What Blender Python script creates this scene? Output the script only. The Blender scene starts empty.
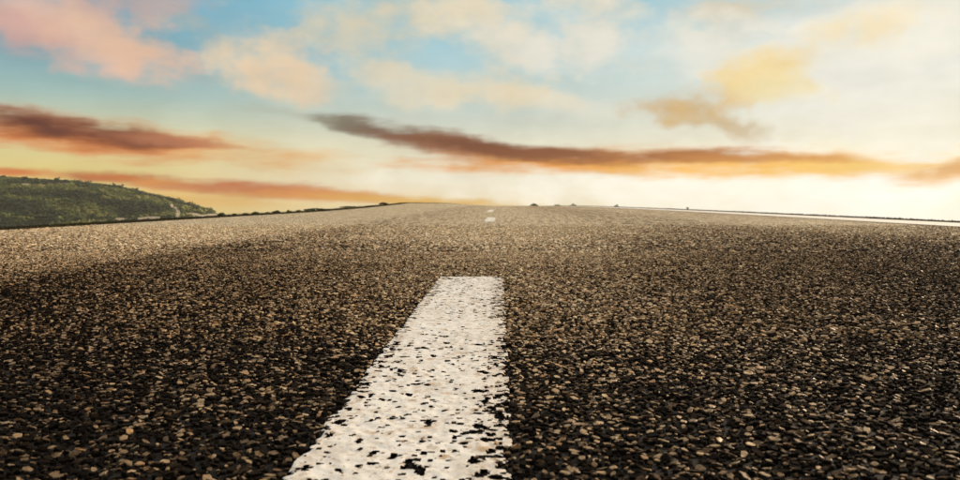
import bpy, bmesh, math, random
import numpy as np
from mathutils import Vector, Matrix
random.seed(7); rng = np.random.default_rng(7)
scene = bpy.context.scene
COL = scene.collection
R = math.radians

# ------------------------------------------------------------------ camera
EYE = 0.18
cam_d = bpy.data.cameras.new("camera"); cam = bpy.data.objects.new("camera", cam_d); COL.objects.link(cam)
cam_d.sensor_width = 36; cam_d.lens = 28.1; cam_d.clip_start = 0.01; cam_d.clip_end = 30000
cam.location = (0, 0, EYE)
cam.rotation_euler = (R(90 - 3.05), 0, R(1.53))
cam_d.dof.use_dof = True; cam_d.dof.focus_distance = 1.1; cam_d.dof.aperture_fstop = 16
scene.camera = cam
F = 750.0
CM = cam.rotation_euler.to_matrix()
def ray(px, py):                       # direction of a photograph pixel (960x480)
    return (CM @ Vector((px - 480, 240 - py, -F))).normalized()
def azel(px, py):
    d = ray(px, py); return math.atan2(d.x, d.y), math.asin(d.z)

scene.view_settings.view_transform = 'Standard'; scene.view_settings.look = 'None'
scene.view_settings.exposure = 0.0; scene.view_settings.gamma = 1.0
scene.view_settings.use_curve_mapping = False
scene.cycles.max_bounces = 3; scene.cycles.diffuse_bounces = 2; scene.cycles.glossy_bounces = 2

SUN_AZ, SUN_EL = R(50), R(20)
sl = bpy.data.lights.new("sun", 'SUN'); sl.energy = 4.6; sl.angle = R(0.6); sl.color = (1.0, 0.78, 0.54)
so = bpy.data.objects.new("sun", sl); COL.objects.link(so)
sd = Vector((math.sin(SUN_AZ) * math.cos(SUN_EL), math.cos(SUN_AZ) * math.cos(SUN_EL), math.sin(SUN_EL)))
so.rotation_euler = sd.to_track_quat('Z', 'Y').to_euler()

def s2l(c):
    return tuple(((v / 255) / 12.92 if v <= 10 else (((v / 255) + 0.055) / 1.055) ** 2.4) for v in c) + (1.0,)

# ------------------------------------------------------------------ node helper
class NT:
    def __init__(s, tree): s.t = tree; tree.nodes.clear()
    def n(s, kind, **kw):
        nd = s.t.nodes.new(kind)
        for k, v in kw.items(): setattr(nd, k, v)
        return nd
    def put(s, sock, v):
        if hasattr(v, 'is_output') or isinstance(v, bpy.types.NodeSocket): s.t.links.new(v, sock)
        elif v is not None: sock.default_value = v
    def m(s, op, a, b=None, c=None, clamp=False):
        nd = s.n('ShaderNodeMath', operation=op, use_clamp=clamp)
        for i, v in enumerate((a, b, c)):
            if v is not None: s.put(nd.inputs[i], v)
        return nd.outputs[0]
    def vm(s, op, a, b=None, scale=None):
        nd = s.n('ShaderNodeVectorMath', operation=op)
        s.put(nd.inputs[0], a)
        if b is not None: s.put(nd.inputs[1], b)
        if scale is not None: s.put(nd.inputs['Scale'], scale)
        return nd.outputs['Value'] if op in ('LENGTH', 'DOT_PRODUCT', 'DISTANCE') else nd.outputs['Vector']
    def mix(s, f, a, b, mode='MIX'):
        nd = s.n('ShaderNodeMix', data_type='RGBA', blend_type=mode)
        s.put(nd.inputs[0], f); s.put(nd.inputs[6], a); s.put(nd.inputs[7], b)
        return nd.outputs[2]
    def mr(s, v, a, b, c=0.0, d=1.0, smooth=True):
        nd = s.n('ShaderNodeMapRange', interpolation_type='SMOOTHSTEP' if smooth else 'LINEAR')
        s.put(nd.inputs[0], v)
        for i, x in enumerate((a, b, c, d)): s.put(nd.inputs[i + 1], x)
        return nd.outputs[0]
    def noise(s, vec, scale, detail=4, rough=0.55, dist=0.0):
        nd = s.n('ShaderNodeTexNoise'); s.put(nd.inputs['Vector'], vec)
        nd.inputs['Scale'].default_value = scale; nd.inputs['Detail'].default_value = detail
        nd.inputs['Roughness'].default_value = rough; nd.inputs['Distortion'].default_value = dist
        return nd.outputs['Fac'], nd.outputs['Color']
    def ramp(s, fac, stops, interp='LINEAR'):
        nd = s.n('ShaderNodeValToRGB'); s.put(nd.inputs[0], fac); e = nd.color_ramp
        e.interpolation = interp
        while len(e.elements) < len(stops): e.elements.new(0.5)
        for el, (p, c) in zip(e.elements, stops): el.position = p; el.color = c if len(c) == 4 else tuple(c) + (1,)
        return nd.outputs[0]
    def xyz(s, v):
        nd = s.n('ShaderNodeSeparateXYZ'); s.put(nd.inputs[0], v); return nd.outputs
    def comb(s, x, y, z=0.0):
        nd = s.n('ShaderNodeCombineXYZ')
        for i, v in enumerate((x, y, z)): s.put(nd.inputs[i], v)
        return nd.outputs[0]

# ------------------------------------------------------------------ world: sunset sky with soft clouds
world = bpy.data.worlds.new("World"); scene.world = world; world.use_nodes = True
w = NT(world.node_tree)
dirv = w.n('ShaderNodeTexCoord').outputs['Generated']
dx, dy, dz = w.xyz(dirv)[0:3]
az = w.m('ARCTAN2', dx, dy); el = w.m('ARCSINE', dz)
nish = w.n('ShaderNodeTexSky', sky_type='NISHITA'); nish.sun_disc = False
nish.sun_elevation = SUN_EL; nish.sun_rotation = SUN_AZ; nish.dust_density = 2.0
# angular coordinates, softly warped so that every outline is ragged
_, nc1 = w.noise(dirv, 9.0, 3, 0.6)
_, nc2 = w.noise(dirv, 30.0, 2, 0.6)
wp = w.vm('SUBTRACT', nc1, (0.5, 0.5, 0.5)); wp2 = w.vm('SUBTRACT', nc2, (0.5, 0.5, 0.5))
ang0 = w.comb(az, el, 0.0)
ang = w.vm('MULTIPLY_ADD', wp, (0.16, 0.050, 0.0)); w.put(ang.node.inputs[2], ang0)
ang2 = w.vm('MULTIPLY_ADD', wp2, (0.05, 0.016, 0.0)); w.put(ang2.node.inputs[2], ang)
angS = w.vm('MULTIPLY_ADD', wp, (0.10, 0.012, 0.0)); w.put(angS.node.inputs[2], ang0)
angS2 = w.vm('MULTIPLY_ADD', wp2, (0.03, 0.007, 0.0)); w.put(angS2.node.inputs[2], angS)
pf, _ = w.noise(w.vm('MULTIPLY', dirv, (1, 1, 1.7)), 11.0, 4, 0.55)
puff = w.m('MULTIPLY', w.m('SUBTRACT', pf, .5), 2.6)
sf, _ = w.noise(w.vm('MULTIPLY', dirv, (1, 1, 6)), 9.0, 4, 0.55)
streak = w.m('MULTIPLY', w.m('SUBTRACT', sf, .5), 1.7)
def E(py): return azel(480, py)[1]
def grad(stops):                        # stops: list of (photo y, sRGB)
    lo, hi = R(-5), R(60)
    pts = sorted(((e - lo) / (hi - lo), s2l(c)) for e, c in stops)
    return w.ramp(w.mr(el, lo, hi, 0, 1, False), pts)
upper = [(R(25), (160, 186, 192)), (R(60), (150, 170, 184))]
left = grad([(R(-2), (214, 176, 84)), (E(195), (222, 184, 92)), (E(165), (222, 203, 136)), (E(140), (214, 208, 166)), (E(105), (162, 188, 180)), (E(70), (122, 166, 178)), (E(0), (112, 166, 188))] + upper)
mid = grad([(R(-2), (226, 208, 150)), (E(200), (236, 220, 180)), (E(180), (240, 232, 210)), (E(150), (228, 222, 196)), (E(120), (200, 206, 192)), (E(70), (178, 204, 206)), (E(0), (142, 196, 212))] + upper)
right = grad([(R(-2), (246, 238, 220)), (E(200), (252, 248, 236)), (E(170), (250, 240, 206)), (E(140), (236, 230, 208)), (E(90), (222, 226, 214)), (E(40), (206, 218, 214)), (E(0), (190, 212, 214))] + upper)
a_l, a_m, a_r = azel(40, 150)[0], azel(470, 150)[0], azel(880, 150)[0]
base = w.mix(w.mr(az, a_l, a_m), left, mid)
base = w.mix(w.mr(az, a_m, a_r), base, right)
# far behind the viewer the unseen sky is warmed to light the road
backc = grad([(R(-2), (206, 190, 166)), (E(150), (206, 194, 178)), (E(0), (176, 184, 186)), (R(25), (166, 182, 190)), (R(60), (150, 170, 184))])
base = w.mix(w.mr(dy, 0.35, -0.6), base, backc)

def blob(sky, px, py, sx, sy, tilt, col, dens=1.0, soft=1.0, vec=None):
    a, e = azel(px, py)
    mp = w.n('ShaderNodeMapping', vector_type='TEXTURE')
    w.put(mp.inputs[0], vec if vec is not None else ang2)
    mp.inputs['Location'].default_value = (a, e, 0)
    mp.inputs['Rotation'].default_value = (0, 0, R(-tilt))
    mp.inputs['Scale'].default_value = (sx / F, sy / F, 1)
    d = w.vm('LENGTH', mp.outputs[0])
    d = w.m('ADD', d, streak if vec is not None else puff)
    f = w.mr(d, 1.25, 1.25 - 1.15 * soft, 0.0, dens)
    return w.mix(f, sky, s2l(col))

sky = base
# sun glow behind the thin cloud, low on the right
sky = blob(sky, 890, 192, 330, 55, 0, (255, 250, 232), 0.9)
sky = blob(sky, 860, 186, 120, 24, 0, (255, 255, 250), 1.0)
sky = blob(sky, 660, 187, 250, 20, 0, (255, 250, 234), 0.85)
# high soft cumulus
for b in [
    (40, 10, 120, 34, 8, (206, 176, 166), .9), (95, 34, 100, 30, 14, (218, 186, 168), .88),
    (20, 30, 50, 22, 8, (208, 160, 150), .6), (130, 40, 62, 24, 18, (230, 190, 160), .8),
    (205, 28, 70, 12, 25, (160, 176, 174), .6), (150, 2, 60, 14, 0, (190, 165, 160), .6),
    (262, 68, 66, 30, 14, (230, 208, 176), .95), (285, 82, 60, 18, 14, (230, 202, 168), .8), (330, 92, 60, 14, 16, (214, 205, 182), .6),
    (400, 12, 120, 42, 4, (224, 208, 176), .9), (350, 40, 60, 18, 6, (216, 208, 186), .6),
    (520, 26, 110, 44, 4, (230, 221, 200), .95), (560, 50, 60, 26, 0, (228, 222, 206), .8), (470, 8, 60, 18, 0, (232, 217, 186), .7),
    (455, 88, 110, 26, 3, (226, 216, 190), .85), (510, 98, 70, 16, 4, (232, 214, 180), .8), (400, 78, 60, 16, 2, (222, 210, 184), .6),
    (740, 20, 70, 30, 0, (206, 204, 190), .7), (755, 4, 60, 14, 0, (216, 198, 164), .7), (690, 34, 34, 18, 0, (232, 226, 206), .7),
    (860, 60, 170, 74, 0, (236, 233, 220), .95), (900, 30, 90, 34, 0, (240, 234, 216), .8), (860, 26, 50, 20, -12, (242, 220, 172), .7), (820, 95, 120, 34, 0, (236, 233, 222), .8), (660, 50, 70, 26, 0, (228, 226, 212), .6), (610, 110, 90, 16, 0, (226, 222, 204), .5),
    (930, 120, 110, 34, 0, (236, 232, 214), .6),
    (690, 108, 60, 19, 4, (196, 164, 118), .9), (722, 122, 44, 12, 8, (198, 176, 140), .8), (716, 100, 60, 22, -10, (222, 184, 120), .75),
    (758, 78, 60, 26, -14, (240, 212, 146), .85), (780, 92, 48, 16, 0, (238, 222, 172), .8),
    
]: sky = blob(sky, *b)
# long low bands, dark above and glowing beneath
S = angS2
for b in [
    (165, 146, 170, 17, 5, (228, 176, 112), .9), (60, 131, 150, 20, 7, (214, 116, 52), .95), (40, 124, 110, 13, 8, (96, 50, 40), 1.0), (110, 131, 70, 10, 8, (116, 60, 42), .9), (175, 141, 70, 6, 6, (184, 118, 84), .8),
    (10, 172, 70, 5, 2, (208, 108, 44), .9),
    (120, 177, 54, 7, 2, (176, 78, 34), 1.0), (160, 183, 62, 6, 8, (216, 134, 50), .9), (205, 188, 50, 5, 4, (196, 124, 66), .7),
    (265, 191, 85, 10, 3, (188, 86, 26), 1.0), (330, 197, 100, 8, 3, (214, 130, 42), .95), (420, 202, 120, 6, 2, (220, 168, 60), .9), (180, 198, 140, 9, 3, (224, 172, 82), .7),
    (300, 116, 70, 6, 6, (180, 178, 158), .5),
    (365, 127, 60, 11, 10, (108, 92, 78), .95), (420, 139, 80, 13, 11, (122, 82, 62), .95), (345, 123, 36, 8, 5, (128, 118, 98), .8),
    (470, 152, 90, 15, 8, (172, 112, 74), .9), (600, 162, 200, 16, 0, (232, 150, 50), .98), (760, 166, 170, 13, 0, (246, 184, 70), .98), (880, 166, 120, 7, 1, (240, 196, 104), .8),
    (480, 148, 90, 10, 7, (112, 60, 36), .98), (560, 155, 100, 10, 3, (128, 68, 34), .96), (660, 157, 100, 9, -1, (156, 88, 40), .92), (760, 158, 90, 6, 1, (196, 126, 56), .85),
    (945, 173, 46, 12, -8, (226, 172, 96), .9), (955, 168, 26, 8, -8, (206, 146, 84), .7),
]: sky = blob(sky, *b, vec=S)
# the rest of the dome: noise clouds brightened and warmed to light the road
stretch = w.vm('MULTIPLY', dirv, (1.0, 1.0, 3.2))
cf, _ = w.noise(stretch, 2.6, 4, 0.58, 0.3)
cl = w.mr(cf, 0.38, 0.58)
outside = w.m('SUBTRACT', 1.0, w.m('MULTIPLY', w.mr(w.m('ABSOLUTE', w.m('SUBTRACT', az, 0.0)), R(52), R(33)), w.mr(el, R(24), R(15))))
cloudc = w.mix(w.mr(dy, -0.7, 0.7), s2l((232, 210, 182)), s2l((246, 226, 196)))
sky = w.mix(w.m('MULTIPLY', w.m('MULTIPLY', cl, outside), 0.85), sky, cloudc)
# gentle density variation through every cloud
vf, _ = w.noise(w.vm('MULTIPLY', dirv, (1, 1, 2.2)), 14.0, 3, 0.55)
sky = w.vm('MULTIPLY', sky, w.comb(w.mr(vf, .25, .75, .93, 1.05, False), w.mr(vf, .25, .75, .93, 1.055, False), w.mr(vf, .25, .75, .92, 1.07, False)))
bg1 = w.n('ShaderNodeBackground'); w.put(bg1.inputs[0], sky); bg1.inputs[1].default_value = 1.06
bg2 = w.n('ShaderNodeBackground'); w.put(bg2.inputs[0], nish.outputs[0]); bg2.inputs[1].default_value = 0.05
addn = w.n('ShaderNodeMixShader'); addn.inputs[0].default_value = 0.06
w.t.links.new(bg1.outputs[0], addn.inputs[1]); w.t.links.new(bg2.outputs[0], addn.inputs[2])
wo = w.n('ShaderNodeOutputWorld'); w.t.links.new(addn.outputs[0], wo.inputs[0])

# ------------------------------------------------------------------ mesh helpers
def build(name, V, loops, starts, mats, parent=None, attrs=None, smooth=False, kind=None, label=None):
    me = bpy.data.meshes.new(name)
    V = np.ascontiguousarray(V, dtype=np.float32)
    loops = np.ascontiguousarray(loops, dtype=np.int32); starts = np.ascontiguousarray(starts, dtype=np.int32)
    me.vertices.add(len(V)); me.vertices.foreach_set('co', V.ravel())
    me.loops.add(len(loops)); me.loops.foreach_set('vertex_index', loops)
    me.polygons.add(len(starts)); me.polygons.foreach_set('loop_start', starts)
    if attrs:
        for k, a in attrs.items():
            at = me.attributes.new(k, 'FLOAT', 'POINT'); at.data.foreach_set('value', np.ascontiguousarray(a, dtype=np.float32))
    me.update(calc_edges=True)
    me.polygons.foreach_set('use_smooth', np.full(len(starts), smooth, dtype=bool))
    me.materials.append(mats)
    if name is None: return me
    o = bpy.data.objects.new(name, me); COL.objects.link(o); o.parent = parent
    if kind: o['kind'] = kind
    if label: o['label'] = label
    return o
def quads(name, V, Q, mat, **kw):
    Q = np.asarray(Q); return build(name, V, Q.ravel(), np.arange(len(Q)) * Q.shape[1], mat, **kw)
def gridq(nr, nc):
    i = np.arange(nr - 1)[:, None]; j = np.arange(nc - 1)[None, :]
    a = i * nc + j
    return np.stack([a, a + 1, a + nc + 1, a + nc], -1).reshape(-1, 4)
def vnoise(x, y, cell, seed):            # smooth value noise, numpy
    r = np.random.default_rng(seed).random((256, 256))
    X = x / cell; Y = y / cell
    xi = np.floor(X).astype(int); yi = np.floor(Y).astype(int)
    fx = X - xi; fy = Y - yi; fx = fx * fx * (3 - 2 * fx); fy = fy * fy * (3 - 2 * fy)
    g = lambda a, b: r[a % 256, b % 256]
    return (g(xi, yi) * (1 - fx) + g(xi + 1, yi) * fx) * (1 - fy) + (g(xi, yi + 1) * (1 - fx) + g(xi + 1, yi + 1) * fx) * fy
def sstep(x, a, b):
    t = np.clip((x - a) / (b - a), 0, 1); return t * t * (3 - 2 * t)

# ------------------------------------------------------------------ the lie of the land
CR = 8.2e-5
def crest(y):
    y = np.asarray(y, float); ay = np.abs(y)
    near = -CR * ay ** 2
    far = -CR * 300 ** 2 - 2 * CR * 300 * (ay - 300)
    return np.where(ay < 300, near, far)
def surf(x, y):                          # road surface
    x = np.asarray(x, float); y = np.asarray(y, float)
    rise = 0.107 * np.clip((y - 11.5) / 11.5, 0, 1.15) ** 1.5 * sstep(-x, 0.4, 3.0)
    return crest(y) + rise
XL, XR = -2.98, 3.66                     # road edges
def land(x, y):
    x = np.asarray(x, float)
    xc = np.clip(x, XL, XR)
    off = np.maximum(0, x - (XR + .42)) + np.maximum(0, (XL - .30) - x)
    return surf(xc, y) - 0.085 * np.minimum(off, 60) - 0.05 * np.maximum(0, off - 60)

# ------------------------------------------------------------------ materials
def mat(name):
    m = bpy.data.materials.new(name); m.use_nodes = True; return m, NT(m.node_tree)
def finish(t, col, rough, bump=None, bstr=0.5, bdist=0.01, spec=0.5, metal=None):
    p = t.n('ShaderNodeBsdfPrincipled'); t.put(p.inputs['Base Color'], col); t.put(p.inputs['Roughness'], rough)
    t.put(p.inputs['Specular IOR Level'], spec)
    if bump is not None:
        b = t.n('ShaderNodeBump'); t.put(b.inputs['Height'], bump); b.inputs['Strength'].default_value = bstr; b.inputs['Distance'].default_value = bdist
        t.t.links.new(b.outputs[0], p.inputs['Normal'])
    o = t.n('ShaderNodeOutputMaterial'); t.t.links.new(p.outputs[0], o.inputs[0])

def wear_and_shade(t, pos):
    """how much bare pale stone shows: lanes, seam, wheel tracks, large patches, painted vignette and far sheen"""
    x, y, z = t.xyz(pos)[0:3]
    n1, _ = t.noise(t.vm('MULTIPLY', pos, (1.0, .35, 1)), 2.2, 4, .6)
    xx = t.m('ADD', x, t.m('MULTIPLY', t.m('SUBTRACT', n1, .5), .16))
    strip = t.mr(xx, -.92, -1.45)                       # pale resurfaced strip on the left
    seam = t.m('MULTIPLY', t.mr(xx, -1.16, -1.05), t.mr(xx, -0.62, -1.0))
    trackr = t.m('MULTIPLY', t.mr(xx, .55, 1.15), t.mr(xx, 2.05, 1.6))
    edge = t.mr(xx, 2.85, 3.12)
    n2, _ = t.noise(pos, 1.1, 3, .55)
    n3, _ = t.noise(pos, 9.0, 3, .6)
    n5, _ = t.noise(pos, 34.0, 3, .65)
    crown = t.m('MULTIPLY', t.mr(xx, -.55, -.15), t.mr(xx, .62, .12))      # paler band along the marking
    v = t.m('ADD', .345, t.m('MULTIPLY', crown, .16))
    v = t.m('ADD', v, t.m('MULTIPLY', strip, .22))
    v = t.m('SUBTRACT', v, t.m('MULTIPLY', seam, .14))
    v = t.m('SUBTRACT', v, t.m('MULTIPLY', trackr, .20))
    v = t.m('SUBTRACT', v, t.m('MULTIPLY', edge, .30))
    v = t.m('ADD', v, t.m('MULTIPLY', t.m('SUBTRACT', n2, .5), .55))
    v = t.m('ADD', v, t.m('MULTIPLY', t.m('SUBTRACT', n3, .5), .40))
    v = t.m('ADD', v, t.m('MULTIPLY', t.m('SUBTRACT', n5, .5), .60))
    v = t.m('ADD', v, t.mr(t.m('ADD', y, t.m('MULTIPLY', t.m('ABSOLUTE', x), -.5)), .4, 4.6, -.08, .60))     # painted grading: darker near and sideways, paler far, for vignette and grazing sheen
    v = t.m('ADD', v, t.mr(t.m('SUBTRACT', y, t.m('MULTIPLY', t.m('ABSOLUTE', t.m('ADD', x, -.05)), .45)), .30, 1.1, -.24, 0.0))   # vignette painted into the colour: nearest stretch and its corners darkened
    return v
STONE_RAMP = [(0.0, (.004, .003, .003)), (.36, (.014, .010, .007)), (.52, (.125, .078, .038)), (.74, (.50, .345, .185)), (1.0, (.90, .77, .54))]

# asphalt: tar with, outside the modelled stone bed, cell-shaped stones
m_asph, t = mat("asphalt")
pos = t.n('ShaderNodeNewGeometry').outputs['Position']
x, y, z = t.xyz(pos)[0:3]
vor = t.n('ShaderNodeTexVoronoi', feature='F1'); t.put(vor.inputs['Vector'], t.vm('MULTIPLY', pos, (1, 1, 0))); vor.inputs['Scale'].default_value = 118
vd = vor.outputs['Distance']; cell = t.xyz(vor.outputs['Color'])[0]
wv = wear_and_shade(t, pos)
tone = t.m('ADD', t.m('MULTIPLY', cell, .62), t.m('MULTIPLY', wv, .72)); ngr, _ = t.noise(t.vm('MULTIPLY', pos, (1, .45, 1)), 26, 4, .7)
ngs, _ = t.noise(t.vm('MULTIPLY', pos, (1, .07, 1)), 30, 4, .75)
tone = t.m('ADD', tone, t.m('MULTIPLY', t.m('SUBTRACT', ngr, .5), 1.4))
tone = t.m('ADD', tone, t.m('MULTIPLY', t.m('SUBTRACT', ngs, .5), 3.0))
tone = t.m('ADD', tone, .0, clamp=True)
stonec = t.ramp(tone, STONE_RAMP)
sm = t.mr(vd, .62, .44)
side = t.m('SUBTRACT', t.m('ABSOLUTE', t.m('ADD', x, .02)), t.m('MULTIPLY', y, .66))
bed = t.m('MAXIMUM', t.mr(y, 3.6, 5.5), t.mr(side, .14, .2))
bed = t.m('MAXIMUM', bed, t.mr(y, .36, .33)); bed = t.m('MAXIMUM', bed, t.mr(x, 3.08, 3.10))
sm = t.m('MULTIPLY', sm, bed)
tarn, _ = t.noise(pos, 600, 2)
tar = t.mix(tarn, (.006, .005, .005, 1), (.022, .018, .015, 1))
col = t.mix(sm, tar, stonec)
fine, _ = t.noise(pos, 900, 2)
hgt = t.m('ADD', t.m('MULTIPLY', sm, t.m('ADD', .6, t.m('MULTIPLY', cell, .8))), t.m('MULTIPLY', fine, .25))
finish(t, col, .8, hgt, .5, .0018, spec=.12)

m_stone, t = mat("aggregate_stone")
pos = t.n('ShaderNodeNewGeometry').outputs['Position']
tint = t.n('ShaderNodeAttribute', attribute_name='tint').outputs['Fac']
wv = wear_and_shade(t, pos)
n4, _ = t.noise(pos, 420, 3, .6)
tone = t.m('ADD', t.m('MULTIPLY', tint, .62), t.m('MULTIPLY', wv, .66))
tone = t.m('ADD', tone, t.m('MULTIPLY', t.m('SUBTRACT', n4, .5), .30))
worn = t.n('ShaderNodeAttribute', attribute_name='worn').outputs['Fac']
tone = t.m('SUBTRACT', tone, .06, clamp=True)
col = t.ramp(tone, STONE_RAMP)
hue = t.n('ShaderNodeAttribute', attribute_name='hue').outputs['Fac']
col = t.mix(hue, col, t.mix(1.0, col, (1.08, .88, .66, 1), 'MULTIPLY'))
# traffic has polished the tops bare, the flanks keep their coat of tar
n6, _ = t.noise(pos, 700, 2, .6)
col = t.mix(t.mr(t.m('ADD', worn, t.m('MULTIPLY', t.m('SUBTRACT', n6, .5), 1.1)), .5, .85), (.006, .005, .004, 1), col)
fine, _ = t.noise(pos, 1500, 2)
finish(t, col, t.mr(tone, .3, .6, .95, .5), fine, .3, .0005, spec=t.mr(tone, .35, .65, .04, .32))

m_paint, t = mat("road_paint")
pos = t.n('ShaderNodeNewGeometry').outputs['Position']
a, _ = t.noise(pos, 60, 5, .65); b, _ = t.noise(pos, 9, 3, .6); c, _ = t.noise(pos, 420, 3, .6)
thin = t.n('ShaderNodeAttribute', attribute_name='thin').outputs['Fac']
col = t.mix(b, (.74, .73, .71, 1), (.84, .83, .82, 1))
g_, _ = t.noise(t.vm('MULTIPLY', pos, (1, .5, 1)), 28, 5, .7)
col = t.mix(t.m('MULTIPLY', t.mr(g_, .46, .68), .55), col, (.50, .46, .41, 1))
dirt = t.m('MAXIMUM', t.mr(a, .52, .72), t.m('MULTIPLY', thin, t.mr(c, .35, .6)))
col = t.mix(t.m('MULTIPLY', dirt, .85), col, (.42, .26, .12, 1))
d_, _ = t.noise(pos, 210, 3, .65)
col = t.mix(t.m('MULTIPLY', t.mr(d_, .58, .66), .8), col, (.36, .25, .15, 1))
finish(t, col, .6, t.m('ADD', t.m('MULTIPLY', c, .6), a), .4, .0012, spec=.4)

m_edge, t = mat("edge_line_paint")
pos = t.n('ShaderNodeNewGeometry').outputs['Position']
a, _ = t.noise(t.vm('MULTIPLY', pos, (1, .3, 1)), 40, 5, .65)
col = t.mix(t.mr(a, .58, .74), (.80, .77, .71, 1), (.36, .29, .21, 1))
finish(t, col, .6, a, .3, .002)

m_verge, t = mat("verge_soil")
pos = t.n('ShaderNodeNewGeometry').outputs['Position']
a, _ = t.noise(pos, 30, 5, .65)
finish(t, t.mix(a, (.008, .007, .004, 1), (.035, .028, .016, 1)), 1.0, a, .8, .01, spec=0.02)

m_grass, t = mat("verge_grass")
tint = t.n('ShaderNodeAttribute', attribute_name='tint').outputs['Fac']
finish(t, t.ramp(tint, [(0, (.022, .020, .009)), (.5, (.055, .050, .018)), (1, (.12, .09, .04))]), .9, spec=.05)

m_ground, t = mat("dry_grassland")
pos = t.n('ShaderNodeNewGeometry').outputs['Position']
a, _ = t.noise(pos, .05, 8, .6); b, _ = t.noise(pos, 1.3, 5, .6)
col = t.mix(t.mr(a, .4, .6), (.05, .055, .022, 1), (.20, .16, .08, 1))
finish(t, t.mix(t.m('MULTIPLY', b, .4), col, (.09, .07, .04, 1)), .95, b, .6, .08, spec=.03)

m_hill, t = mat("hillside")
pos = t.n('ShaderNodeNewGeometry').outputs['Position']
bare = t.n('ShaderNodeAttribute', attribute_name='bare').outputs['Fac']
a, _ = t.noise(pos, .03, 7, .6); b, _ = t.noise(pos, .35, 6, .65)
col = t.mix(t.mr(a, .38, .62), (.038, .050, .020, 1), (.11, .12, .04, 1))
col = t.mix(t.m('MULTIPLY', t.mr(b, .45, .7), .6), col, (.012, .022, .012, 1))
sand = t.mix(b, (.30, .24, .16, 1), (.52, .46, .37, 1))
col = t.mix(t.mr(t.m('ADD', bare, t.m('MULTIPLY', t.m('SUBTRACT', b, .5), .6)), .38, .6), col, sand)
finish(t, col, .95, b, .9, 1.2, spec=.05)

m_scrub, t = mat("scrub_foliage")
pos = t.n('ShaderNodeNewGeometry').outputs['Position']
tint = t.n('ShaderNodeAttribute', attribute_name='tint').outputs['Fac']
a, _ = t.noise(pos, .028, 6, .62, .6)
v = t.m('ADD', t.m('MULTIPLY', tint, .40), t.m('MULTIPLY', t.mr(a, .40, .60), .72))
finish(t, t.ramp(v, [(0, (.012, .024, .018)), (.4, (.042, .060, .028)), (.75, (.12, .155, .045)), (1, (.30, .27, .10))]), .85, spec=.2)
m_bark, t = mat("bark")
a, _ = t.noise(t.n('ShaderNodeNewGeometry').outputs['Position'], 40, 4)
finish(t, t.mix(a, (.04, .03, .02, 1), (.12, .09, .06, 1)), .9, a, .5, .01)

# ------------------------------------------------------------------ ground, road, verges
def ys_geo(y0, y1, k, start=0.3):
    out = [y0]; step = start
    while out[-1] < y1: out.append(out[-1] + step); step *= k
    out[-1] = y1; return np.array(out)
ypos = ys_geo(0, 1300, 1.06, .4); yall = np.concatenate([-ypos[1:][::-1], ypos])
xs_r = ys_geo(XR + .42, 1300, 1.18, .35); xs_l = -ys_geo(-(XL - .30), 1300, 1.18, .35)[::-1]
xg = np.concatenate([xs_l, [XL, -1.6, -.4, .9, 2.3, XR], xs_r])
X, Y = np.meshgrid(xg, yall)
Z = land(X, Y) - 0.05 * ((X > XL - .05) & (X < XR + .05)) - .012
quads('ground', np.stack([X, Y, Z], -1).reshape(-1, 3), gridq(*X.shape), m_ground, smooth=True, kind='structure')

yr = np.concatenate([-ys_geo(0, 300, 1.12, .4)[1:][::-1], ys_geo(0, 600, 1.05, .12)])
xr = np.linspace(XL, XR, 40)
X, Y = np.meshgrid(xr, yr)
Z = surf(X, Y)
Vt = np.stack([X, Y, Z], -1).reshape(-1, 3)
road = quads('road', Vt, gridq(*X.shape), m_asph, smooth=True, kind='structure')

def strip(name, x0, x1, zoff0, zoff1, mat_, y0, y1, n=8, wob=0, **kw):
    yy = yr[(yr >= y0) & (yr <= y1)]; yy = np.concatenate([[y0], yy, [y1]]); yy = np.unique(yy)
    T, Y = np.meshgrid(np.linspace(0, 1, n), yy)
    X = x0 + (x1 - x0) * T
    Z = surf(np.clip(X, XL, XR), Y) + zoff0 + (zoff1 - zoff0) * T + wob * (vnoise(X * 1, Y, .11, 5) - .5) * np.sin(T * math.pi)
    return quads(name, np.stack([X, Y, Z], -1).reshape(-1, 3), gridq(*X.shape), mat_, smooth=True, **kw)
strip('verge', XR, XR + .44, .001, -.004, m_verge, -280, 560, wob=.02, kind='structure')
strip('verge', XL - .32, XL, .004, .002, m_verge, -280, 560, wob=.02, kind='structure')
strip('edge_line', 3.10, 3.62, .004, .004, m_edge, -120, 420, parent=road, label='long worn white line along the right edge of the road')

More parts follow.
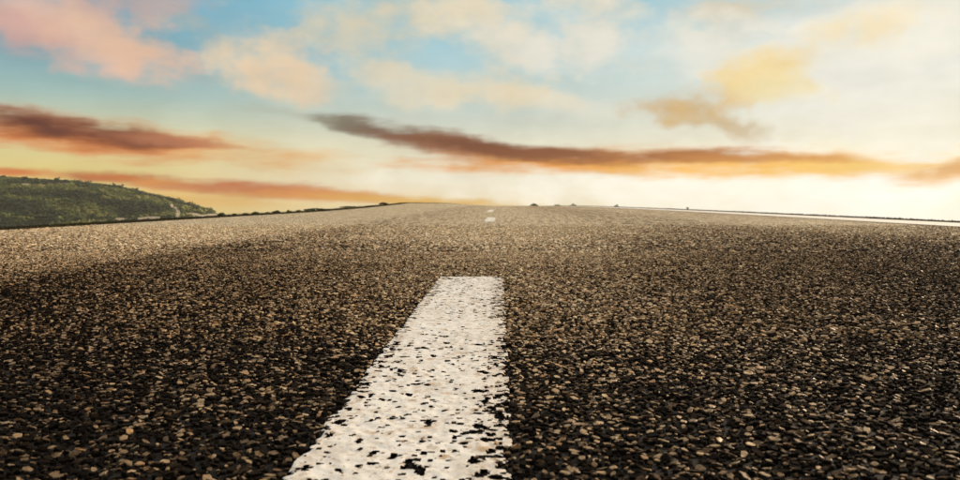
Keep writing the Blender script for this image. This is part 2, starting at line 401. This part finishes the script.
# ------------------------------------------------------------------ stones of the asphalt
DX0, DX1, DY0, DY1 = -.139, .009, .30, 1.735       # the near dash
def in_wedge(x, y, m): return np.abs(x + .02) < .66 * y + m
def scatter(y0, y1, sp, m):
    hw = .66 * y1 + m
    nx = int(2 * hw / sp); ny = int((y1 - y0) / (sp * .87))
    I, J = np.meshgrid(np.arange(nx), np.arange(ny))
    x = (I + .5 * (J % 2)) * sp - hw + rng.uniform(-.42, .42, I.shape) * sp
    y = J * sp * .87 + y0 + rng.uniform(-.42, .42, I.shape) * sp
    x = x.ravel(); y = y.ravel(); k = in_wedge(x, y, m) & (y < y1) & (x > XL + .004) & (x < 3.09) & (rng.random(x.size) > (y - 3.7) / 2.0)
    return x[k], y[k]
def stone_arrays(x, y, n, rings, top=None, rad=None):
    N = len(x)
    big = rng.random(N)
    r = .004 if rad is None else rad
    zt = np.clip(rng.normal(.0021, .0006, N), .0008, .0036) if top is None else top
    ang = rng.uniform(0, 6.283, N)[:, None] + np.arange(n)[None] * 2 * math.pi / n + rng.uniform(-.33, .33, (N, n))
    rad_ = r[:, None] * rng.uniform(.62, 1.25, (N, n))
    asp = rng.uniform(.55, 1.0, N)[:, None]; rot = rng.uniform(0, 3.14, N)[:, None]
    lx = np.cos(ang) * rad_; ly = np.sin(ang) * rad_ * asp
    px = lx * np.cos(rot) - ly * np.sin(rot); py = lx * np.sin(rot) + ly * np.cos(rot)
    tx = rng.normal(0, .2, N)[:, None]; ty = rng.normal(0, .2, N)[:, None]
    z0 = surf(x, y)[:, None]
    V = []
    for (s, dzf) in rings:
        zz = z0 + (zt[:, None] - .0008 * dzf if dzf < 9 else -.0012) + (px * s * tx + py * s * ty if dzf < 9 else 0)
        if dzf == 0: zz = zz + rng.normal(0, .00018, (N, n))
        V.append(np.stack([x[:, None] + px * s, y[:, None] + py * s, zz + 0 * px], -1))
    V = np.concatenate(V, 1)                       # N, n*len(rings), 3
    return V
def stone_mesh_topo(N, n, nr):
    per = n * nr
    top = np.arange(n)
    side = []
    for k in range(nr - 1):
        for i in range(n):
            j = (i + 1) % n
            side.append([k * n + j, k * n + i, (k + 1) * n + i, (k + 1) * n + j])
    side = np.array(side)
    loops1 = np.concatenate([top, side.ravel()])
    st1 = np.concatenate([[0], n + np.arange(len(side)) * 4])
    L = (loops1[None] + np.arange(N)[:, None] * per).ravel()
    Sx = (st1[None] + np.arange(N)[:, None] * len(loops1)).ravel()
    return L, Sx, per
def wornv(N, n, nr): return np.tile(np.repeat([1.0] + [.25] * (nr - 1) if nr == 2 else [1.0, .62, 0.0], n), N)

NEAR_R = [(.86, 0), (1.0, .5), (1.0, 10)]
FAR_R = [(.9, 0), (1.02, 10)]
xn, yn = scatter(.34, 0.95, .0062, .15)
in_d = (xn > DX0 - .001) & (xn < DX1 + .001) & (yn < DY1)
tn = np.clip(rng.normal(.0021, .0006, len(xn)), .0008, .0036)
# under the paint most stones sit low; some poke through the film
poke = rng.random(len(xn)) < (.05 + .30 * sstep(xn, DX1 - .035, DX1 - .004) + .22 * sstep(-xn, -(DX0 + .016), -(DX0 + .003)))
tn = np.where(in_d, np.where(poke, rng.uniform(.0031, .0038, len(xn)), rng.uniform(.0004, .0018, len(xn))), tn)
rn = .0016 + .0031 * rng.random(len(xn)) ** 2.2 + .0005 * rng.random(len(xn))
rn = np.where(in_d & poke, rn * .62, rn)
tint_n = rng.beta(.8, .9, len(xn))
tint_n = np.where(in_d & ~poke, tint_n * .15 - .25, tint_n)
hue_n = (rng.random(len(xn)) < .35) * rng.random(len(xn))
# the nearest stones in view become objects of their own
F_in = (np.abs(xn + .0) < .60 * yn) & (yn > .50) & ~in_d
order = np.where(F_in)[0]; order = order[np.argsort(-(rn[order] * np.sqrt(rn[order]) / yn[order] ** 1.5))]
pick = order[:300]; mask = np.zeros(len(xn), bool); mask[pick] = True
k = ~mask
V = stone_arrays(xn[k], yn[k], 6, NEAR_R, tn[k], rn[k]); N = k.sum()
L, Sx, per = stone_mesh_topo(N, 6, 3)
near_stones = build('stones', V.reshape(-1, 3), L, Sx, m_stone, parent=road, kind='stuff', attrs={'tint': np.repeat(tint_n[k], per), 'hue': np.repeat(hue_n[k], per), 'worn': wornv(N, 6, 3)})
for (ya, yb, sp, sc) in ((.95, 2.6, .0066, 1.0), (2.6, 5.7, .0138, 1.9)):
    xf, yf = scatter(ya, yb, sp, .17)
    N = len(xf); ind = (xf > DX0 - .001) & (xf < DX1 + .001) & (yf < DY1)
    rad = (.0020 + .0032 * rng.random(N) ** 2.0 + .0005 * rng.random(N)) * sc
    V = stone_arrays(xf, yf, 4, FAR_R, np.where(ind, np.clip(rng.normal(.0012, .0006, N), .0002, .0019), np.clip(rng.normal(.0021, .0006, N), .0008, .0036)), rad)
    L, Sx, per = stone_mesh_topo(N, 4, 2)
    build('stones', V.reshape(-1, 3), L, Sx, m_stone, parent=road, kind='stuff', attrs={'tint': np.repeat(rng.beta(.8, .9, N), per), 'hue': np.repeat((rng.random(N) < .35) * rng.random(N), per), 'worn': wornv(N, 4, 2)})
# single stones: 30 shared shapes
shapes = []
for i in range(30):
    z0 = np.zeros(1)
    V = stone_arrays(z0, z0, 6, NEAR_R, np.array([.0024]), np.array([.0048]))
    L, Sx, per = stone_mesh_topo(1, 6, 3)
    tmp = build('stone', V.reshape(-1, 3), L, Sx, m_stone, attrs={'tint': np.full(per, float(rng.beta(.8, .9))), 'hue': np.full(per, float(rng.random() * (rng.random() < .4))), 'worn': wornv(1, 6, 3)})
    shapes.append(tmp.data); bpy.data.objects.remove(tmp)
for i in pick:
    o = bpy.data.objects.new('stone', shapes[random.randrange(30)]); COL.objects.link(o); o.parent = road
    s = rn[i] / .0048; o.scale = (s, s, tn[i] / .0024)
    o.location = (xn[i], yn[i], float(surf(xn[i], yn[i]))); o.rotation_euler = (0, 0, random.uniform(0, 6.28))

# ------------------------------------------------------------------ centre-line dashes
def dash(x0, x1, y0, y1, step, label, wearmul=1.0, seed=3, paint=None):
    nx = int((x1 - x0) / step) + 1; ny = int((y1 - y0) / step) + 1
    X, Y = np.meshgrid(np.linspace(x0, x1, nx), np.linspace(y0, y1, ny))
    jit = step * .3
    X = X + rng.uniform(-jit, jit, X.shape); Y = Y + rng.uniform(-jit, jit, Y.shape)
    t = (X - x0) / (x1 - x0)
    # ragged outline, following the stones
    rag = (vnoise(X, Y, .0065, seed) - .5) * .0095 + (vnoise(X, Y, .021, seed + 1) - .5) * .006
    ed = np.minimum(np.minimum(X - x0, x1 - X), y1 - Y) + rag
    big = vnoise(X, Y, .0125, seed + 2) * .62 + vnoise(X, Y, .0052, seed + 3) * .38
    sml = vnoise(X, Y, .0058, seed + 4) * .6 + vnoise(X, Y, .0028, seed + 5) * .4
    patch = vnoise(X, Y, .09, seed + 6)
    rightw = sstep(x1 - X, .040, .002) if False else 1 - sstep(x1 - X, .004, .042)
    leftw = np.exp(-((X - x0 - .011) / .005) ** 2)
    thr_big = .85 - .10 * rightw * wearmul - .05 * (patch - .5) * 2 - .03 * leftw
    thr_sml = .815 - .17 * rightw * wearmul - .07 * (patch - .5) * 2 - .15 * leftw
    hole = np.maximum(big - thr_big, sml - thr_sml)
    bumps = .0012 * (vnoise(X, Y, .0075, seed + 7) - .5) + .0006 * (vnoise(X, Y, .0035, seed + 8) - .5)
    depth = sstep(hole, -.03, .01); halo = sstep(hole, -.075, -.005)
    edge_thin = 1 - sstep(ed, 0, .003)
    Z = surf(X, Y) + .0030 + bumps - .0016 * np.maximum(depth, edge_thin)
    keep = (hole < .0) & (ed > .0008)
    Q = gridq(ny, nx)
    q = keep.ravel()[Q].all(1)
    Q = Q[q]
    used = np.unique(Q); remap = -np.ones(nx * ny, int); remap[used] = np.arange(len(used))
    Vv = np.stack([X, Y, Z], -1).reshape(-1, 3)[used]
    thin = np.clip(halo * 1.0 + rightw * .55 * wearmul + leftw * .5, 0, 1).ravel()[used]
    return quads('lane_dash', Vv, remap[Q], paint or m_paint, parent=road, attrs={'thin': thin}, smooth=True, label=label)
dash(DX0, DX1, DY0, DY1, .0017, 'wide white painted dash in the foreground, chipped and pitted, ragged along its right side')
dash(-.143, -.040, 6.3, 7.9, .008, 'short bright white dash on the centre line, second from the camera', .0, 31, m_edge)
dash(-.225, -.115, 12.0, 15.2, .012, 'farthest small white dash near the crest of the road', .0, 51, m_edge)

# ------------------------------------------------------------------ grass of the verges
def tufts(xa, xb, y0, y1, n, hgt, power=2.0):
    u = rng.random(n)
    y = y0 * (y1 / y0) ** u
    x = rng.uniform(xa, xb, n)
    sc = np.clip((y / 6.0) ** .45, .8, 3)
    h = hgt * rng.uniform(.4, 1.3, n) * sc * (.5 + vnoise(x, y, .35, 77)); wd = .0022 * sc * rng.uniform(.7, 1.6, n)
    a = rng.uniform(0, 6.28, n); lx = np.cos(a) * h * .45; ly = np.sin(a) * h * .45
    z = surf(np.clip(x, XL, XR), y) - .004
    b = rng.uniform(0, 3.14, n); cx = np.cos(b) * wd; cy = np.sin(b) * wd
    V = np.stack([np.stack([x - cx, y - cy, z], -1), np.stack([x + cx, y + cy, z], -1),
                  np.stack([x + cx * .7 + lx * .35, y + cy * .7 + ly * .35, z + h * .6], -1), np.stack([x - cx * .7 + lx * .35, y - cy * .7 + ly * .35, z + h * .6], -1),
                  np.stack([x + lx, y + ly, z + h], -1)], 1).reshape(-1, 3)
    Q = (np.array([0, 1, 2, 3])[None] + np.arange(n)[:, None] * 5); T = (np.array([3, 2, 4])[None] + np.arange(n)[:, None] * 5)
    L = np.concatenate([Q.ravel(), T.ravel()]); st = np.concatenate([np.arange(n) * 4, n * 4 + np.arange(n) * 3])
    tt = np.repeat(rng.beta(1.6, 2.2, n), 5)
    build('verge_grass', V, L, st, m_grass, kind='stuff', attrs={'tint': tt})
tufts(XR + .02, XR + .46, 2.5, 120, 14000, .009)
tufts(XL - .34, XL - .01, 2.0, 120, 14000, .013)

# ------------------------------------------------------------------ the hill on the left
prof = [(-1.45, 196), (-1.1, 186), (-.9, 180), (-.667, 178), (-.64, 179), (-.585, 181.5), (-.53, 186), (-.49, 191.5), (-.45, 198), (-.41, 207), (-.385, 213), (-.36, 216.5), (-.34, 219), (-.2, 222)]
pu = np.array([p[0] for p in prof]); pv = (200 - np.array([p[1] for p in prof])) / 750
us = np.arange(-1.45, -.30, .0028); D = np.concatenate([np.linspace(300, 430, 30), np.linspace(435, 620, 60), np.linspace(630, 900, 20)])
U, DD = np.meshgrid(us, D)
crestD = 560 + 30 * np.sin(U * 9)
zc = EYE + np.interp(U, pu, pv) * crestD
HX = U * DD; G = land(HX, DD) - 2
t1 = sstep(DD, 330, crestD) ** .75; t2 = 1 - sstep(DD, crestD + 10, 890)
sh = np.where(DD < crestD, t1, t2)
rough = (vnoise(HX, DD, 38, 11) - .5) * 5 + (vnoise(HX, DD, 14, 12) - .5) * 2.2
HZ = G + (zc - G) * sh + rough * np.sin(np.clip(sh, 0, 1) * math.pi) + (vnoise(HX, DD, 9, 13) - .5) * .9 * sh
# bare patches given by where they lie on the slope
PX = 500 + 750 * U; PY = 200 - 750 * (HZ - EYE) / DD
front = DD < crestD + 12
def patchm(cx, cy, sx, sy, rot=0):
    a = R(rot); ddx = PX - cx; ddy = PY - cy
    xx = (ddx * math.cos(a) + ddy * math.sin(a)) / sx; yy = (-ddx * math.sin(a) + ddy * math.cos(a)) / sy
    return np.exp(-(xx ** 2 + yy ** 2) ** 1.5)
bare = np.zeros_like(U)
for p in [(173, 212, 3.6, 6, -20), (168, 206, 1.8, 4, -30), (190, 215, 9, 2.2, 5), (146, 218.5, 16, 2.0, -2), (62, 184, 8, 1.1, 4), (18, 184, 5, 1.2), (36, 185, 3, 1),
          (84, 221.5, 16, 1.0, -3), (110, 219.5, 12, 1.5, -3), (205, 216, 10, 1.6, 2), (215, 215, 14, 1.5, 0)]:
    bare = np.maximum(bare, patchm(*p))
bare = bare * front
quads('hill', np.stack([HX, DD, HZ], -1).reshape(-1, 3), gridq(*U.shape), m_hill, smooth=True, kind='structure', attrs={'bare': bare.ravel()})

# scrub on the hill: leafy clumps
def ico_dir():
    bm = bmesh.new(); bmesh.ops.create_icosphere(bm, subdivisions=1, radius=1)
    v = np.array([q.co[:] for q in bm.verts]); f = np.array([[q.index for q in p.verts] for p in bm.faces]); bm.free(); return v, f
iv, if_ = ico_dir()
def clumps(name, cx, cy, cz, r, mat_, tint, leafn=14, parent=None, kind=None, label=None, flat=.7):
    """every clump: a small ragged core and many leaf-sized facets standing out of it"""
    N = len(cx)
    d = rng.normal(size=(N, leafn, 3)); d /= np.linalg.norm(d, axis=2, keepdims=True)
    d[..., 2] = np.abs(d[..., 2]) * .9 + .0
    rr = r[:, None] * rng.uniform(.55, 1.1, (N, leafn))
    c = np.stack([cx, cy, cz], -1)[:, None] + d * rr[..., None] * np.array([1, 1, flat])
    a = rng.normal(size=(N, leafn, 3)); b = rng.normal(size=(N, leafn, 3))
    a /= np.linalg.norm(a, axis=2, keepdims=True); b = np.cross(a, b); b /= np.linalg.norm(b, axis=2, keepdims=True)
    s = (r[:, None] * rng.uniform(.22, .42, (N, leafn)))[..., None]
    Lf = np.stack([c - a * s, c - b * s * .6, c + a * s, c + b * s * .6], 2).reshape(-1, 3)
    nL = N * leafn
    core = np.stack([cx, cy, cz], -1)[:, None] + iv[None] * (r[:, None, None] * rng.uniform(.5, .85, (N, len(iv), 1))) * np.array([1, 1, flat])
    V = np.concatenate([Lf, core.reshape(-1, 3)])
    Lq = np.arange(nL * 4); Lt = (if_[None] + np.arange(N)[:, None, None] * len(iv) + nL * 4).ravel()
    st = np.concatenate([np.arange(nL) * 4, nL * 4 + np.arange(N * len(if_)) * 3])
    tt = np.concatenate([np.repeat(np.clip(np.repeat(tint, leafn) + rng.uniform(-.15, .15, nL), 0, 1), 4), np.repeat(np.clip(tint - .1, 0, 1), len(iv))])
    return build(name, V, np.concatenate([Lq, Lt]), st, mat_, parent=parent, kind=kind, label=label, attrs={'tint': tt})
n = 12500
ui = rng.uniform(-.95, -.385, n * 2); di = rng.uniform(345, 600, n * 2)
ix = np.clip(((ui + 1.45) / .0028).astype(int), 0, len(us) - 1); iy = np.clip(np.searchsorted(D, di), 0, len(D) - 1)
dens = vnoise(ui * di, di, 16, 21) * .6 + vnoise(ui * di, di, 45, 22) * .4
ok = (bare[iy, ix] < .12) & (dens > .22) & (PY[iy, ix] < 232)
ui, di, ix, iy = ui[ok][:n], di[ok][:n], ix[ok][:n], iy[ok][:n]
r = (rng.uniform(.6, 1.7, len(ui)) + 1.6 * (rng.random(len(ui)) < .02)) * (.75 + .7 * vnoise(ui * di, di, 30, 23))
clumps('scrub', ui * di, di, HZ[iy, ix] + r * .25, r, m_scrub, np.clip(rng.beta(1.4, 2.0, len(ui)), 0, 1), leafn=9, kind='stuff')

# ------------------------------------------------------------------ shrubs along the roadside
def shrub(px, py, wpx, hpx, dist, label, group=None):
    """a low shrub whose foot stands on the land at this distance"""
    d = ray(px, py); s = dist / d.y
    x = d.x * s; base = EYE + d.z * s
    e = bpy.data.objects.new('roadside_shrub', None); COL.objects.link(e)
    e.location = (x, dist, base); e['label'] = label; e['category'] = 'shrub'
    if group: e['group'] = group
    W = wpx / F * dist; H = hpx / F * dist
    k = max(5, int(9 * wpx / max(hpx, 1)))
    cx = rng.uniform(-.5, .5, k) * W; r = H * rng.uniform(.28, .5, k)
    cz = r * .4 + (H - r) * rng.random(k) * (1 - (2 * cx / W) ** 2) * .8
    f = clumps('foliage', cx, rng.uniform(-.3, .3, k) * min(W, H * 3), cz, r, m_scrub, rng.beta(1.5, 3, k), leafn=26, parent=e)
    for q in range(3):
        x0, y0 = random.uniform(-.1, .1) * W, random.uniform(-.1, .1) * H
        x1, y1 = x0 + random.uniform(-.2, .2) * H, y0 + random.uniform(-.2, .2) * H
        vs, ls, st = [], [], []
        for (cx_, cy_, cz_, rr) in ((x0, y0, -.15 * H, .05 * H), (x1, y1, .6 * H, .015 * H)):
            for a in range(5): vs.append((cx_ + rr * math.cos(a * 1.2566), cy_ + rr * math.sin(a * 1.2566), cz_))
        for a in range(5):
            c_ = (a + 1) % 5; st.append(len(ls)); ls += [a, c_, 5 + c_, 5 + a]
        build('stem', np.array(vs), np.array(ls), np.array(st), m_bark, parent=e)
    return e
# the dry field that rises a little beyond the left road edge
FD = 90.0
rx = np.array([150, 205, 216, 240, 277, 315, 350, 383, 400, 420, 440, 470]); ry = np.array([222, 218, 216.0, 214.8, 212.8, 210.6, 207.4, 204.6, 203.6, 203.4, 204.2, 207])
def ridge(px): return EYE + (200 - np.interp(px, rx, ry)) / 750 * FD
uf = np.arange(-.46, -.04, .002); Df = np.linspace(45, 160, 60)
U2, D2 = np.meshgrid(uf, Df); X2 = U2 * D2
G2 = land(X2, D2) - .1
sh2 = sstep(D2, 48, FD) * (1 - sstep(D2, FD + 4, 158))
Z2 = G2 + (ridge(500 + 750 * U2) - G2) * sh2 + (vnoise(X2, D2, 2.2, 41) - .5) * .12 * sh2
m_field, t = mat("dry_field")
pos = t.n('ShaderNodeNewGeometry').outputs['Position']
a_, _ = t.noise(pos, .5, 6, .65)
finish(t, t.mix(t.mr(a_, .35, .65), (.16, .14, .05, 1), (.50, .42, .24, 1)), .95, a_, .6, .1, spec=.05)
quads('field', np.stack([X2, D2, Z2], -1).reshape(-1, 3), gridq(*U2.shape), m_field, smooth=True, kind='structure')
def field_shrub(px, w_, h_, lab, grp=None):
    u = (px - 500) / 750
    e = shrub(px, 210, w_, h_, FD, lab, grp)
    e.location = (u * FD, FD, float(ridge(px)) - .02)
G_L = 'small round shrubs beyond the left road edge'
for px, w_, h_, lab in [
    (219, 6, 4, 'olive shrub right at the foot of the green hill on the road edge'),
    (232, 4, 2.6, 'tiny round shrub beyond the road edge, second from the foot of the hill'),
    (243, 5, 3.0, 'small round shrub, third from the foot of the hill along the road edge'),
    (254, 6, 3.4, 'rounded dark shrub, fourth from the hill in the row beyond the road edge'),
    (265, 4, 2.6, 'tiny shrub in the middle of the row between hill and long low bush'),
    (275, 7, 3.4, 'wider dark shrub just left of the pair beside the long low bush'),
    (287, 5, 3.0, 'small shrub second to the left of the long low bush'),
    (297, 4, 2.6, 'tiny shrub directly left of the long low bush at the road edge')]:
    field_shrub(px, w_, h_, lab, G_L)
field_shrub(315, 26, 3.2, 'long low dark bush lying along the left road edge beyond the small shrubs')
field_shrub(350, 22, 1.8, 'low flat olive shrub between the long bush and the far bend')
field_shrub(383, 8, 3.2, 'small dark bush where the left road edge meets the skyline')

def tree(px, ytop, wpx, dist, label):
    """a tree down the slope beyond the crest: only the top of its crown shows over the road"""
    u = (px - 500) / 750; x = u * dist; z0 = float(land(x, dist)); zt = EYE + (200 - ytop) / 750 * dist
    H = zt - z0; W = wpx / 750 * dist
    e = bpy.data.objects.new('tree', None); COL.objects.link(e); e.location = (x, dist, z0)
    e['label'] = label; e['category'] = 'tree'; e['group'] = 'tree tops over the crest of the road'
    k = 60
    q = rng.normal(size=(k, 3)); q /= np.linalg.norm(q, axis=1, keepdims=True); q *= rng.random((k, 1)) ** .4
    clumps('crown', q[:, 0] * W * .5, q[:, 1] * W * .5, H * .76 + q[:, 2] * H * .24, W * rng.uniform(.12, .2, k), m_scrub, rng.beta(1.5, 2, k), leafn=14, parent=e)
    rings = [(0, .05), (.25, .035), (.5, .025), (.8, .01)]; vs = []; Q = []
    bx_, by_ = random.uniform(-.05, .05) * W, random.uniform(-.05, .05) * W
    for i, (f, r_) in enumerate(rings):
        for a in range(7): vs.append((bx_ * f * 2 + r_ * W * math.cos(a * .8976), by_ * f * 2 + r_ * W * math.sin(a * .8976), H * f - (.3 if i == 0 else 0)))
    for i in range(3):
        for a in range(7): c_ = (a + 1) % 7; Q.append([i * 7 + a, i * 7 + c_, i * 7 + 7 + c_, i * 7 + 7 + a])
    quads('trunk', np.array(vs), Q, m_bark, parent=e, smooth=True)
for px, yt, w_, d_, lab in [
    (534, 203.4, 8, 260, 'hazy tree top on the skyline right of the farthest dash, leftmost of the tree tops'),
    (557, 204.2, 7, 280, 'faint low tree top between the two darker ones on the skyline'),
    (572, 203.9, 8, 240, 'dark flat tree top where the right edge line starts'),
    (616, 204.6, 6, 250, 'faint tree top behind the thin far end of the right edge line'),
    (686, 206.8, 6, 220, 'small pale tree top behind the right edge line, rightmost of the tree tops')]:
    tree(px, yt, w_, d_, lab)

# ------------------------------------------------------------------ evening haze
hb = bmesh.new(); bmesh.ops.create_cube(hb, size=1)
zlow = float(land(1300, 1300)) - 40
for v in hb.verts: v.co = Vector((v.co.x * 2700, v.co.y * 2700, zlow if v.co.z < 0 else 24))
me = bpy.data.meshes.new('haze'); hb.to_mesh(me); hb.free()
ho = bpy.data.objects.new('haze', me); COL.objects.link(ho); ho['kind'] = 'stuff'
m_haze, t = mat('haze_air')
vol = t.n('ShaderNodeVolumePrincipled'); vol.inputs['Color'].default_value = (.96, .93, .86, 1)
vol.inputs['Density'].default_value = .00017; vol.inputs['Anisotropy'].default_value = .4
o = t.n('ShaderNodeOutputMaterial'); t.t.links.new(vol.outputs[0], o.inputs['Volume']); me.materials.append(m_haze)
